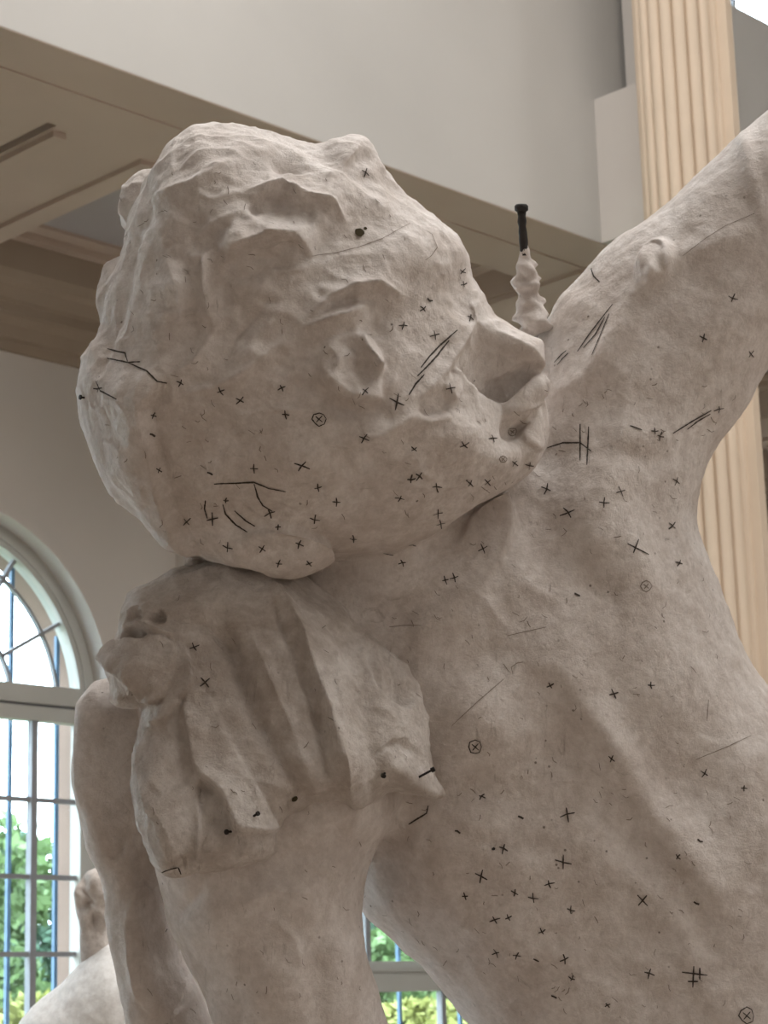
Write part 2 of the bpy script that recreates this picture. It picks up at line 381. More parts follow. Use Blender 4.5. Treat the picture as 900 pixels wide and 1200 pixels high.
class Sculpt:
    def __init__(self, lo, hi, step):
        self.lo = np.array(lo, float); self.st = step
        self.n = np.ceil((np.array(hi) - self.lo) / step).astype(int) + 1
        self.ax = [(self.lo[i] + step * np.arange(self.n[i])).astype(np.float32) for i in range(3)]
        self.f = np.full(self.n, 60.0, np.float32)
    def _sl(self, lo, hi):
        i0 = np.maximum(0, np.floor((np.array(lo) - self.lo) / self.st)).astype(int)
        i1 = np.minimum(self.n, np.ceil((np.array(hi) - self.lo) / self.st).astype(int) + 1)
        return tuple(slice(a, b) for a, b in zip(i0, i1))
    def _merge(self, sl, g, k, sub):
        f = self.f[sl]
        if sub: g = -g; h = np.maximum(k - np.abs(f - g), 0) / k; r = np.maximum(f, g) + h * h * k * 0.25
        else: h = np.maximum(k - np.abs(f - g), 0) / k; r = np.minimum(f, g) - h * h * k * 0.25
        self.f[sl] = r
    def puff(self, poly, zc, T, R, k=20, soft=6, smooth=2, sub=False):
        """a traced outline swollen to a rounded body; zc, T numbers or functions of (u, v)"""
        poly = smooth_poly(poly, smooth)
        zm = zc if not callable(zc) else zc(poly[:, 0], poly[:, 1])
        poly = np.stack([450 + (poly[:, 0] - 450) * (1 - zm / FPX), 600 + (poly[:, 1] - 600) * (1 - zm / FPX)], 1)
        tm = T if not callable(T) else 240; zmax = np.max(np.abs(zm)) + tm + 70
        m = 60; sl = self._sl((poly[:, 0].min() - m, poly[:, 1].min() - m, -zmax), (poly[:, 0].max() + m, poly[:, 1].max() + m, zmax))
        U, V = np.meshgrid(self.ax[0][sl[0]], self.ax[1][sl[1]], indexing='ij')
        e = seg_dist(U, V, poly); e = np.where(inside(U, V, poly), e, -e)
        if soft:
            es = blur2(e, soft); wt = np.clip(e / (0.35 * R), 0, 1); e = e * (1 - wt) + es * wt
        q = np.maximum(1 - e / R, 0); q = np.where(q < 0.5, 0.25 + q * q, q) if soft else q   # round the plateau
        zc_ = zc(U, V) if callable(zc) else zc; T_ = T(U, V) if callable(T) else np.full(U.shape, T, np.float32)
        Z = self.ax[2][sl[2]]
        zt = (Z[None, None, :] - np.asarray(zc_ + 0 * U, np.float32)[:, :, None]) / T_[:, :, None]
        q = q.astype(np.float32)
        g = (np.sqrt((q * q)[:, :, None] + zt * zt) - 1) * np.minimum(R, T_)[:, :, None]
        self._merge(sl, g, k, sub)
    def ell(self, c, r, k=20, rot=0.0, sub=False):
        """ellipsoid at frame pixel c[0:2], depth c[2]; rot turns it in the picture plane (degrees)"""
        c = np.array([450 + (c[0] - 450) * (1 - c[2] / FPX), 600 + (c[1] - 600) * (1 - c[2] / FPX), c[2]]); rm = max(r[0], r[1]) + k + 20
        sl = self._sl((c[0] - rm, c[1] - rm, c[2] - r[2] - k - 20), (c[0] + rm, c[1] + rm, c[2] + r[2] + k + 20))
        X = (self.ax[0][sl[0]] - c[0])[:, None, None]; Y = (self.ax[1][sl[1]] - c[1])[None, :, None]; Z = (self.ax[2][sl[2]] - c[2])[None, None, :]
        a = math.radians(rot); ca, sa = math.cos(a), math.sin(a)
        x = X * ca + Y * sa; y = -X * sa + Y * ca
        g = (np.sqrt((x / r[0]) ** 2 + (y / r[1]) ** 2 + (Z / r[2]) ** 2) - 1) * min(r)
        self._merge(sl, g.astype(np.float32), k, sub)
    def cap(self, a, b, ra, rb, k=20, sub=False):
        fix = lambda c: np.array([450 + (c[0] - 450) * (1 - c[2] / FPX), 600 + (c[1] - 600) * (1 - c[2] / FPX), c[2]])
        a = fix(a); b = fix(b); m = max(ra, rb) + k + 10
        sl = self._sl(np.minimum(a, b) - m, np.maximum(a, b) + m)
        X = (self.ax[0][sl[0]] - a[0])[:, None, None]; Y = (self.ax[1][sl[1]] - a[1])[None, :, None]; Z = (self.ax[2][sl[2]] - a[2])[None, None, :]
        e = b - a; h = np.clip((X * e[0] + Y * e[1] + Z * e[2]) / (e @ e), 0, 1).astype(np.float32)
        g = np.sqrt((X - h * e[0]) ** 2 + (Y - h * e[1]) ** 2 + (Z - h * e[2]) ** 2) - (ra + (rb - ra) * h)
        self._merge(sl, g.astype(np.float32), k, sub)
    def surface(self):
        f = self.f; s = f < 0
        nx, ny, nz = (np.array(f.shape) - 1)
        cnt = np.zeros((nx, ny, nz), np.uint8)
        for dx in (0, 1):
            for dy in (0, 1):
                for dz in (0, 1): cnt += s[dx:dx + nx, dy:dy + ny, dz:dz + nz]
        act = (cnt > 0) & (cnt < 8); I = np.argwhere(act); idx = np.full((nx, ny, nz), -1, np.int32); idx[act] = np.arange(len(I))
        acc = np.zeros((len(I), 3)); num = np.zeros(len(I))
        corners = [(a, b, c) for a in (0, 1) for b in (0, 1) for c in (0, 1)]
        val = {c: f[I[:, 0] + c[0], I[:, 1] + c[1], I[:, 2] + c[2]] for c in corners}
        for a in corners:
            for ax in range(3):
                if a[ax]: continue
                b = list(a); b[ax] = 1; b = tuple(b); va, vb = val[a], val[b]; cr = (va < 0) != (vb < 0)
                t = np.where(cr, va / np.where(cr, va - vb, 1), 0)
                p = np.zeros((len(I), 3)) + np.array(a); p[:, ax] += t; acc += p * cr[:, None]; num += cr
        pos = self.lo + self.st * (I + acc / num[:, None])
        quads = []
        for ax in range(3):
            o1, o2 = [(1, 2), (2, 0), (0, 1)][ax]
            sh = list(f.shape); a0 = [slice(None)] * 3; a1 = [slice(None)] * 3; a0[ax] = slice(0, -1); a1[ax] = slice(1, None)
            E = np.argwhere(s[tuple(a0)] != s[tuple(a1)])
            ok = (E[:, o1] > 0) & (E[:, o2] > 0) & (E[:, o1] < f.shape[o1] - 1) & (E[:, o2] < f.shape[o2] - 1); E = E[ok]
            ins = s[E[:, 0], E[:, 1], E[:, 2]]
            def cell(d1, d2):
                c = E.copy(); c[:, o1] -= d1; c[:, o2] -= d2; return idx[c[:, 0], c[:, 1], c[:, 2]]
            q = np.stack([cell(1, 1), cell(0, 1), cell(0, 0), cell(1, 0)], 1)
            q[~ins] = q[~ins][:, ::-1]; quads.append(q)
        return pos, np.concatenate(quads)

def normals(p, q):
    n = np.cross(p[q[:, 2]] - p[q[:, 0]], p[q[:, 3]] - p[q[:, 1]]); r = np.zeros_like(p)
    for k in range(4):
        for c in range(3): r[:, c] += np.bincount(q[:, k], n[:, c], len(p))
    return r / np.maximum(1e-9, np.linalg.norm(r, axis=1))[:, None]
def relax(p, q, n, lam=0.5):
    e = np.concatenate([q[:, [0, 1]], q[:, [1, 2]], q[:, [2, 3]], q[:, [3, 0]]]); deg = np.bincount(e[:, 0], minlength=len(p)) + 1e-9
    for _ in range(n):
        a = np.stack([np.bincount(e[:, 0], p[e[:, 1], c], len(p)) for c in range(3)], 1) / deg[:, None]; p = p + lam * (a - p)
    return p
class Carver:
    """carves ridges, grooves, lumps and steps into the side of the surface that faces the viewer"""
    def __init__(self, p, q):
        self.p = p; self.q = q; n = normals(p, q); self.u, self.v = to_pix(p)
        eye = np.array([450, 600, FPX]) - p; eye /= np.linalg.norm(eye, axis=1)[:, None]
        self.face = np.clip(((n * eye).sum(1) + 0.05) / 0.3, 0, 1); self.n = n; self.d = np.zeros(len(p))
    def _box(self, pts, m):
        a = np.array(pts, float); lo = a.min(0) - m; hi = a.max(0) + m
        return np.where((self.u > lo[0]) & (self.u < hi[0]) & (self.v > lo[1]) & (self.v < hi[1]) & (self.face > 0))[0]
    def crest(self, pts, wd, h): self.stroke(pts, wd, h, True, True)
    def stroke(self, pts, wd, h, taper=True, sharp=False):
        pts = np.array(pts, float); i = self._box(pts, wd * 2.6)
        if not len(i): return
        U, V = self.u[i], self.v[i]; best = np.full(len(i), 1e9); par = np.zeros(len(i)); L = np.linalg.norm(np.diff(pts, axis=0), axis=1); tot = L.sum(); acc = 0
        for k in range(len(pts) - 1):
            a = pts[k]; e = pts[k + 1] - a; t = np.clip(((U - a[0]) * e[0] + (V - a[1]) * e[1]) / max(1e-6, e @ e), 0, 1)
            d = np.hypot(U - a[0] - t * e[0], V - a[1] - t * e[1]); m = d < best; best[m] = d[m]; par[m] = (acc + t[m] * L[k]) / tot; acc += L[k]
        g = np.exp(-best / wd) if sharp else np.exp(-(best / wd) ** 2)
        if taper: g = g * (0.35 + 0.65 * np.sin(np.pi * np.clip(par, 0.0, 1.0)) ** 0.7)
        self.d[i] += h * g * self.face[i]
    def step(self, pts, wd, h, edge=3.0):
        """surface raised by h on the left of the line (walking along it, Y down), sharp at the line, fading over wd"""
        pts = np.array(pts, float); i = self._box(pts, wd * 2.2)
        if not len(i): return
        U, V = self.u[i], self.v[i]; best = np.full(len(i), 1e9); sg = np.zeros(len(i)); par = np.zeros(len(i)); L = np.linalg.norm(np.diff(pts, axis=0), axis=1); tot = L.sum(); acc = 0
        for k in range(len(pts) - 1):
            a = pts[k]; e = pts[k + 1] - a; t = np.clip(((U - a[0]) * e[0] + (V - a[1]) * e[1]) / max(1e-6, e @ e), 0, 1)
            d = np.hypot(U - a[0] - t * e[0], V - a[1] - t * e[1]); c = e[1] * (U - a[0]) - e[0] * (V - a[1])
            m = d < best; best[m] = d[m]; sg[m] = np.sign(c[m]); par[m] = (acc + t[m] * L[k]) / tot; acc += L[k]
        x = best * sg
        g = np.where(x > -edge, np.clip((x + edge) / (2 * edge), 0, 1), 0) * np.exp(-(np.maximum(x, 0) / wd) ** 2)
        g = g * np.clip(np.sin(np.pi * par) * 2.2, 0, 1)
        self.d[i] += h * g * self.face[i]
    def plate(self, poly, h, edge=4.0, fade=None):
        pl = smooth_poly(poly, 1); i = self._box(pl, edge * 2)
        if not len(i): return
        U, V = self.u[i], self.v[i]; e = seg_dist(U, V, pl); e = np.where(inside(U, V, pl), e, -e)
        x = np.clip((e + edge) / (2 * edge), 0, 1); g = x * x * (3 - 2 * x)
        if fade is not None:                    # fades out towards a point
            d = np.hypot(U - fade[0], V - fade[1]); g = g * np.clip((d - fade[2] * 0.2) / (fade[2] * 0.8), 0, 1)
        self.d[i] += h * g * self.face[i]
    def ramp(self, poly, a, b, h0, h1, edge=2.5, sm=1):
        """a facet: inside the outline the surface moves by h0 at point a to h1 at point b"""
        pl = smooth_poly(poly, sm); i = self._box(pl, edge * 2)
        if not len(i): return
        U, V = self.u[i], self.v[i]; e = seg_dist(U, V, pl); e = np.where(inside(U, V, pl), e, -e)
        x = np.clip((e + edge) / (2 * edge), 0, 1); g = x * x * (3 - 2 * x); a = np.array(a, float); d = np.array(b, float) - a
        k = np.clip(((U - a[0]) * d[0] + (V - a[1]) * d[1]) / (d @ d), 0, 1)
        self.d[i] += (h0 + (h1 - h0) * k) * g * self.face[i]
    def lump(self, c, r, h, rot=0.0, p=1.0):
        a = math.radians(rot); m = max(r) * 2.2; i = self._box([c, c], m)
        if not len(i): return
        X, Y = self.u[i] - c[0], self.v[i] - c[1]; x = (X * math.cos(a) + Y * math.sin(a)) / r[0]; y = (-X * math.sin(a) + Y * math.cos(a)) / r[1]
        self.d[i] += h * np.exp(-(x * x + y * y) ** p) * self.face[i]
    def apply(self):
        self.p = self.p + self.n * self.d[:, None]; return self.p
def np_mesh(name, p, q, m, parent):
    wv = to_world(p); me = bpy.data.meshes.new(name)
    me.vertices.add(len(wv)); me.vertices.foreach_set('co', wv.astype(np.float32).ravel())
    me.loops.add(q.size); me.loops.foreach_set('vertex_index', q.astype(np.int32).ravel())
    me.polygons.add(len(q)); me.polygons.foreach_set('loop_start', np.arange(0, q.size, 4, dtype=np.int32))
    me.update(calc_edges=True); me.validate(); me.shade_smooth()
    return link(name, me, m, parent)

base = to_world(np.array([[640, 1480, -120]]))[0]; BASE_Z = 0.95
statue = empty('plaster_statue', (base[0], base[1], 0.0), 'monumental plaster figure with bowed head, raised arm and cloth over the shoulder', 'statue')
ST_INV = Matrix.Translation(-Vector(statue.location))
def own(o): o.matrix_parent_inverse = ST_INV; return o

# --- body: head, neck, trunk, raised arm, hanging arm
S = Sculpt((40, -120, -380), (1240, 1490, 270), 2.6)
HEAD = [(233, 149), (280, 148), (320, 156), (347, 166), (369, 172), (387, 170), (409, 164), (429, 164), (439, 174), (449, 197), (467, 226), (493, 243), (507, 253), (527, 270), (542, 288), (550, 303), (554, 333),
        (556, 352), (565, 380), (580, 420), (592, 470), (606, 520), (612, 548), (603, 567), (592, 573), (550, 597), (505, 629), (474, 641), (444, 650), (410, 655), (376, 655), (311, 662), (276, 656), (244, 656), (218, 647), (191, 627), (169, 604), (133, 584), (122, 564), (113, 538), (102, 502),
        (94, 458), (98, 437), (107, 410), (118, 393), (124, 370), (133, 330), (148, 285), (158, 250), (172, 215), (186, 190), (205, 168)]
# neck
S.cap((420, 610, -75), (520, 780, -90), 118, 125, k=40)
S.cap((578, 570, -60), (520, 760, -40), 42, 74, k=30)
CHEST = [(360, 700), (420, 640), (560, 560), (620, 480), (650, 400), (720, 360), (800, 420), (815, 530), (806, 575), (808, 600), (823, 637), (837, 673), (850, 707), (867, 757), (890, 792), (935, 850), (985, 960), (1010, 1100), (1010, 1490), (740, 1490), (680, 1360), (610, 1265), (551, 1200), (529, 1170),
         (511, 1150), (493, 1130), (471, 1110), (456, 1092), (438, 1079), (421, 1064), (395, 1000), (370, 900), (350, 780)]
S.puff(CHEST, lambda u, v: -150 + 0.05 * (v - 600), 190, 200, k=50, soft=14)
ARM = [(600, 500), (625, 430), (640, 386), (653, 352), (677, 330), (700, 300), (733, 273), (767, 250), (800, 223), (833, 190), (867, 157), (900, 130), (960, 75), (1040, 10), (1120, -60), (1220, -70), (1225, 60), (1130, 190), (1010, 310), (940, 385), (900, 427), (883, 460), (870, 483), (850, 510), (827, 533), (813, 557), (806, 576), (760, 660), (680, 660), (610, 580)]
S.puff(ARM, -150, 120, 120, k=50, soft=10)
# near shoulder, hanging upper arm, and the limb behind it
S.ell((310, 830, 20), (150, 150, 100), k=40)
FARM = [(170, 960), (185, 1028), (199, 1089), (227, 1139), (243, 1172), (255, 1220), (280, 1330), (300, 1490), (480, 1490), (475, 1300), (456, 1200), (444, 1160), (433, 1127), (424, 1087), (421, 1064), (436, 1010), (470, 940), (450, 850), (300, 800), (190, 860)]
S.puff(FARM, 50, 105, 120, k=30, soft=8)
RLIMB = [(98, 803), (85, 875), (85, 911), (91, 948), (102, 996), (116, 1019), (123, 1044), (125, 1081), (133, 1129), (144, 1172), (150, 1200), (165, 1300), (180, 1490), (300, 1490), (262, 1250), (240, 1178), (215, 1130), (200, 1075), (205, 1000), (210, 900), (200, 800), (140, 790)]
S.puff(RLIMB, -50, 72, 50, k=6, soft=5, smooth=1)
S.puff(HEAD, 30, 185, 200, k=14, soft=10)
# nose, lips, chin
S.puff([(530, 320), (554, 334), (567, 352), (580, 371), (600, 384), (623, 394), (634, 398), (638, 404), (638, 428), (637, 433), (626, 441), (608, 457), (594, 470), (575, 468), (550, 446), (535, 400)], 62, 50, 34, k=16, soft=3, smooth=1)
S.puff([(580, 462), (606, 452), (624, 443), (632, 442), (638, 449), (637, 460), (631, 470), (624, 484), (616, 498), (594, 512), (565, 500)], 58, 56, 34, k=12, soft=2, smooth=1)
S.puff([(590, 505), (606, 485), (622, 465), (636, 468), (643, 486), (643, 505), (638, 531), (622, 555), (603, 568), (575, 560), (570, 520)], 24, 58, 34, k=7, soft=2, smooth=1)
S.ell((604, 532, 52), (28, 24, 30), k=12, rot=-20)
# curls standing behind the hair line
S.ell((176, 240, -20), (36, 42, 60), k=8, rot=20); S.ell((146, 348, -10), (34, 50, 60), k=8, rot=8); S.ell((127, 470, 10), (34, 70, 70), k=10, rot=-8)
S.ell((412, 190, 40), (28, 26, 50), k=12)
# hanging lobe under the head
for u_, v_, r_ in ((232, 660, 14), (256, 658, 16), (282, 660, 15)): S.ell((u_, v_, 10), (r_, 10, 30), k=6)
S.ell((300, 632, 100), (84, 34, 46), k=10, rot=4)
p, q = S.surface(); del S
p = relax(p, q, 2)
c = Carver(p, q)
# ear
c.ramp([(372, 428), (380, 402), (400, 392), (424, 390), (440, 405), (449, 430), (444, 450), (446, 474), (425, 471), (402, 466), (382, 452)], (400, 385), (412, 472), 2, 19, 3)
c.ramp([(396, 408), (408, 400), (422, 396), (430, 418), (438, 440), (426, 450), (410, 438)], (425, 396), (410, 446), -3, -9, 8)
c.crest([(418, 394), (428, 412), (440, 428), (446, 432)], 5, 12); c.ramp([(420, 392), (434, 390), (449, 428), (440, 434), (428, 414)], (420, 410), (446, 400), 12, 4, 2)
c.crest([(378, 428), (390, 446), (412, 462), (446, 468)], 7, 6); c.stroke([(370, 450), (392, 476), (420, 484), (452, 482)], 9, -8); c.crest([(357, 384), (388, 372), (406, 368), (426, 358)], 8, 20)
c.stroke([(368, 374), (392, 356), (416, 350), (440, 352)], 8, -10); c.crest([(362, 372), (385, 350), (412, 337), (440, 332), (468, 349)], 8, 18); c.lump((442, 385), (14, 22), -9)
c.lump((455, 372), (26, 22), -4)
c.lump((408, 420), (10, 16), 7, rot=-30); c.crest([(384, 404), (396, 420), (392, 440)], 5, 6); c.crest([(400, 402), (416, 412), (420, 432)], 5, -5)
# hair masses
c.step([(264, 306), (285, 292), (315, 281), (345, 283), (366, 302)], 24, 20, 2.5); c.crest([(264, 304), (285, 290), (315, 279), (345, 282)], 6, 8); c.lump((322, 312), (38, 18), -10, rot=10)
c.crest([(226, 302), (242, 301), (243, 335), (247, 370)], 7, 24); c.lump((262, 340), (14, 34), -10)
c.lump((338, 196), (20, 8), -16, rot=15); c.crest([(330, 206), (352, 206), (366, 202)], 5, 6); c.ramp([(290, 240), (318, 228), (345, 238), (372, 250), (360, 270), (330, 274), (300, 266)], (330, 228), (330, 274), -16, 0, 3); c.crest([(292, 226), (330, 221), (348, 232), (386, 240), (402, 258)], 8, 19)
c.lump((370, 285), (30, 18), -8); c.stroke([(300, 262), (282, 275), (270, 292)], 9, 8)
c.lump((424, 186), (12, 12), -9); c.stroke([(362, 176), (395, 190), (420, 208), (445, 212)], 10, -8); c.stroke([(390, 220), (430, 238), (470, 258)], 14, 6)
c.stroke([(170, 215), (176, 250), (160, 280), (150, 320), (140, 360), (126, 400), (120, 440)], 9, -9); c.stroke([(195, 200), (205, 260), (200, 330), (186, 400), (176, 470)], 24, 8)
c.stroke([(225, 250), (235, 300), (228, 360), (215, 420)], 16, -7); c.stroke([(300, 380), (250, 430), (215, 470)], 14, -5); c.stroke([(340, 350), (300, 400), (250, 440)], 11, 6); c.stroke([(290, 330), (280, 370), (250, 400)], 9, -5)
c.crest([(200, 300), (216, 340), (212, 390)], 7, 9); c.crest([(255, 380), (230, 420), (205, 440)], 7, 9); c.crest([(330, 400), (295, 430), (255, 452), (210, 462)], 7, 10); c.crest([(310, 360), (275, 400), (262, 430)], 6, -8); c.crest([(190, 230), (230, 215), (270, 190)], 9, 9); c.crest([(280, 250), (250, 262), (232, 280)], 7, 9)
for k in range(26):
    x0, y0 = random.uniform(170, 380), random.uniform(190, 430); a = random.uniform(-1.0, 0.2); l = random.uniform(20, 60)
    c.stroke([(x0, y0), (x0 + l * 0.5 * math.cos(a), y0 - l * 0.5 * math.sin(a)), (x0 + l * math.cos(a + .3), y0 - l * math.sin(a + .3))], random.uniform(3.5, 7), random.choice((-3, 3.5, -2.5, 3)))
# border of the hair at the nape
c.step([(236, 657), (214, 615), (196, 575), (184, 530), (178, 480), (196, 440)], 46, 22, 3); c.lump((250, 520), (60, 70), -12)
# lobe: lines and rounded end
c.stroke([(270, 652), (300, 632), (340, 618), (372, 626)], 12, 7); c.ramp([(240, 655), (280, 632), (312, 612), (345, 610), (374, 624), (388, 642), (376, 668), (345, 674), (310, 667), (275, 660)], (300, 612), (350, 664), 0, 15, 2.5); c.stroke([(262, 590), (275, 612), (292, 626)], 5, -4); c.stroke([(275, 584), (292, 604), (312, 616)], 5, -4)
# forehead, brow, eye socket, cheek, mouth
c.lump((495, 300), (48, 44), 9); c.lump((530, 385), (26, 20), 6, rot=-50)
c.crest([(556, 356), (543, 386), (536, 404), (522, 428), (508, 446), (490, 466)], 9, 12)
c.ramp([(545, 388), (548, 372), (566, 384), (590, 402), (622, 412), (639, 431), (624, 443), (606, 459), (594, 471), (576, 468), (552, 452), (532, 430)], (585, 395), (572, 470), 3, -22, 2.5)
c.crest([(552, 372), (575, 388), (600, 400), (626, 412), (637, 428)], 6, 7); c.crest([(560, 400), (590, 414), (618, 428)], 4, -3)
c.ramp([(530, 428), (552, 454), (575, 471), (594, 474), (608, 462), (626, 446), (640, 436), (645, 455), (634, 470), (612, 480), (570, 500), (528, 500), (518, 480), (524, 455)], (590, 466), (570, 505), 6, -2, 2.5)
c.ramp([(486, 480), (502, 455), (514, 447), (526, 470), (520, 486), (498, 490)], (510, 448), (505, 490), 5, -11, 4); c.ramp([(527, 430), (540, 456), (530, 474), (522, 466), (513, 449)], (530, 432), (522, 470), -4, 10, 2.5)
c.stroke([(484, 492), (502, 494), (522, 490)], 5, 6); c.lump((470, 470), (30, 40), 6); c.crest([(428, 516), (455, 502), (486, 486)], 8, 9); c.lump((540, 500), (34, 24), 8, rot=10); c.lump((500, 545), (60, 30), 5)
c.ramp([(590, 480), (614, 474), (634, 468), (620, 488), (614, 500), (600, 518), (584, 512)], (605, 474), (600, 516), 3, -9, 4); c.ramp([(616, 498), (630, 472), (644, 478), (646, 505), (640, 530), (622, 524), (610, 514)], (640, 480), (612, 515), -4, 7, 4)
c.lump((602, 532), (24, 14), 8, rot=-10); c.crest([(440, 552), (500, 570), (560, 564), (596, 560)], 4, 3.5); c.lump((350, 520), (80, 60), 6); c.lump((300, 480), (40, 30), -5)
c.stroke([(596, 562), (560, 585), (500, 622), (440, 642)], 12, 5)
# neck and collar
c.stroke([(640, 600), (680, 660), (730, 720)], 22, -9); c.lump((610, 665), (30, 40), 9, rot=30)
c.stroke([(380, 700), (420, 720), (470, 716), (540, 690)], 16, -8); c.lump((430, 780), (34, 40), -10)
# chest and flank relief
c.crest([(490, 742), (520, 714), (548, 690), (566, 702), (600, 746)], 16, 5); c.stroke([(612, 772), (650, 785), (690, 838), (732, 892)], 16, 6); c.lump((600, 862), (50, 34), 8, rot=10); c.lump((570, 760), (40, 30), -7)
c.ramp([(592, 574), (602, 600), (606, 618), (594, 650), (566, 690), (536, 718), (516, 690), (535, 640), (556, 600)], (600, 610), (530, 650), 20, 0, 2.5); c.lump((632, 650), (22, 40), -10, rot=-30)
c.lump((560, 840), (70, 56), 16); c.lump((640, 760), (54, 46), 12, rot=30); c.stroke([(650, 740), (690, 820), (730, 900), (790, 980), (860, 1070)], 26, 14); c.stroke([(600, 700), (680, 780), (760, 860), (850, 960)], 40, -6)
c.lump((820, 930), (56, 60), -14, rot=30); c.lump((760, 800), (60, 60), 10); c.lump((560, 930), (80, 24), -7, rot=15); c.lump((640, 880), (40, 30), -5); c.lump((620, 1000), (90, 50), 7, rot=20); c.lump((720, 1100), (70, 50), -6, rot=20)
c.stroke([(500, 960), (560, 985), (640, 1000)], 14, -5); c.stroke([(530, 1070), (600, 1110), (690, 1130)], 16, 4); c.stroke([(650, 960), (720, 1010), (790, 1080), (850, 1190)], 18, 5)
c.lump((690, 600), (40, 60), 9, rot=-25); c.lump((745, 650), (24, 70), 8, rot=-15); c.lump((650, 540), (24, 30), -9); c.lump((735, 480), (60, 40), -10, rot=-30)
# raised arm
c.stroke([(640, 470), (690, 440), (720, 400), (755, 370)], 14, 8); c.stroke([(700, 430), (740, 350), (800, 300), (880, 270)], 12, 7); c.lump((768, 310), (19, 28), 19, rot=30, p=3); c.ramp([(756, 300), (770, 288), (782, 296), (776, 318), (764, 336), (752, 330)], (775, 295), (758, 335), -5, 9, 2); c.lump((758, 326), (6, 8), -10); c.lump((775, 318), (6, 9), -8)
c.stroke([(872, 160), (880, 200), (896, 260)], 10, 9); c.lump((885, 230), (14, 40), -6); c.lump((820, 400), (60, 40), 8, rot=-35); c.stroke([(700, 520), (770, 540), (810, 530)], 16, -6); c.stroke([(820, 530), (850, 505), (872, 478), (900, 430)], 8, 4)
# hanging arm
c.stroke([(180, 1030), (205, 1075), (222, 1060), (240, 1035)], 8, -5); c.lump((345, 1055), (26, 22), 9); c.lump((320, 1140), (44, 60), 7); c.lump((260, 1080), (40, 36), 7); c.lump((395, 1120), (24, 70), 8); c.stroke([(360, 1100), (372, 1150), (376, 1200)], 14, -6)
c.stroke([(300, 1010), (340, 1000), (400, 990), (440, 1000)], 18, -7); c.stroke([(430, 1000), (480, 1040), (540, 1120)], 24, -6)
c.ramp([(92, 812), (140, 796), (168, 840), (160, 960), (140, 1010), (112, 1000), (92, 940), (88, 880)], (92, 900), (165, 900), 5, -16, 4); c.ramp([(150, 1050), (175, 1030), (200, 1080), (225, 1140), (215, 1190), (165, 1190), (150, 1110)], (150, 1110), (215, 1110), 10, -4, 3); c.crest([(320, 1075), (345, 1100), (350, 1130), (330, 1165)], 9, 6); c.crest([(285, 1060), (320, 1040), (360, 1045)], 9, 6); c.stroke([(160, 960), (170, 1040), (185, 1110), (205, 1190)], 14, -8); c.stroke([(148, 1060), (150, 1100), (160, 1160)], 8, 6)
# worn, hand-worked surface everywhere
hm = 1 / (1 + np.exp((np.hypot((c.u - 290) / 1.15, c.v - 370) - 265) / 18))     # the head is left rougher than the body
n0 = vnoise(p, 46) * 2.6 + (vnoise(p, 21, 3.3) * 2.2 + vnoise(p, 11, 7.7) * 1.4 + vnoise(p, 6.0, 1.7) * 0.7) * (0.48 + 0.45 * hm)
ridg = (1 - np.abs(vnoise(p, 34, 5.1))) ** 4 * 2.2
c.d += n0 + ridg * (0.25 + 0.9 * hm)
p = c.apply()
body = own(np_mesh('body', p, q, 'plaster', statue))

# --- cloth over the shoulder
S = Sculpt((100, 620, -140), (560, 1070, 320), 2.2)
DR = [(141, 747), (146, 698), (182, 681), (223, 663), (259, 657), (290, 658), (320, 664), (351, 673), (381, 696), (412, 722), (438, 752), (468, 773), (484, 809), (496, 860), (507, 900), (515, 920), (521, 931), (512, 933), (490, 932), (458, 921), (442, 936), (420, 950), (407, 938), (387, 936), (351, 947), (332, 962), (322, 1003), (299, 1011), (265, 1017), (227, 1019), (200, 1030),
      (185, 1015), (165, 972), (154, 928), (154, 900), (164, 855), (169, 828), (150, 832), (134, 826), (131, 793), (121, 770)]
S.puff(DR, lambda u, v: 22 + 0.33 * (v - 660) - 0.4 * np.maximum(u - 400, 0), 105, 62, k=8, soft=8, smooth=1)
S.ell((154, 777, 70), (30, 24, 60), k=10, rot=25)
p, q = S.surface(); del S
p = relax(p, q, 1)
c = Carver(p, q)
# main folds
c.crest([(305, 672), (330, 706), (355, 746), (372, 790), (388, 830), (398, 880), (410, 920), (416, 938)], 9, 20); c.ramp([(318, 700), (352, 745), (385, 830), (410, 930), (385, 932), (372, 860), (350, 790), (325, 730)], (395, 850), (350, 860), 2, -9, 3)
c.stroke([(345, 748), (364, 800), (375, 850), (381, 905)], 6, -7); c.stroke([(400, 735), (425, 800), (436, 860), (438, 915)], 16, -13)
c.stroke([(255, 722), (269, 757), (300, 834), (332, 900), (358, 930)], 11, -17); c.crest([(285, 720), (315, 790), (345, 860), (366, 918)], 10, 10); c.crest([(292, 800), (305, 850), (330, 905), (352, 942)], 8, 8)
# right flap with its pocket
c.crest([(463, 772), (480, 812), (491, 852), (506, 892)], 8, 14); c.ramp([(424, 756), (455, 775), (470, 802), (478, 834), (458, 818), (440, 792)], (430, 760), (470, 830), -2, -16, 3)
c.ramp([(440, 884), (468, 862), (490, 882), (508, 900), (521, 932), (490, 935), (458, 924), (446, 908)], (470, 862), (480, 934), -8, 4, 2); c.crest([(405, 722), (428, 745), (440, 772), (452, 800)], 6, 9); c.crest([(352, 676), (380, 698), (410, 724)], 6, 8)
# middle flap
c.ramp([(212, 815), (222, 880), (228, 905), (257, 925), (266, 945), (274, 975), (296, 979), (320, 966), (313, 942), (296, 915), (270, 870), (240, 800)], (300, 880), (235, 930), 2, 16, 2.5)
c.ramp([(228, 908), (257, 927), (266, 947), (273, 976), (290, 982), (272, 1012), (232, 1016), (236, 960)], (262, 930), (240, 1010), -16, -5, 3); c.crest([(236, 930), (234, 970), (227, 1016)], 5, 9); c.crest([(276, 970), (300, 968), (318, 962)], 4, 6)
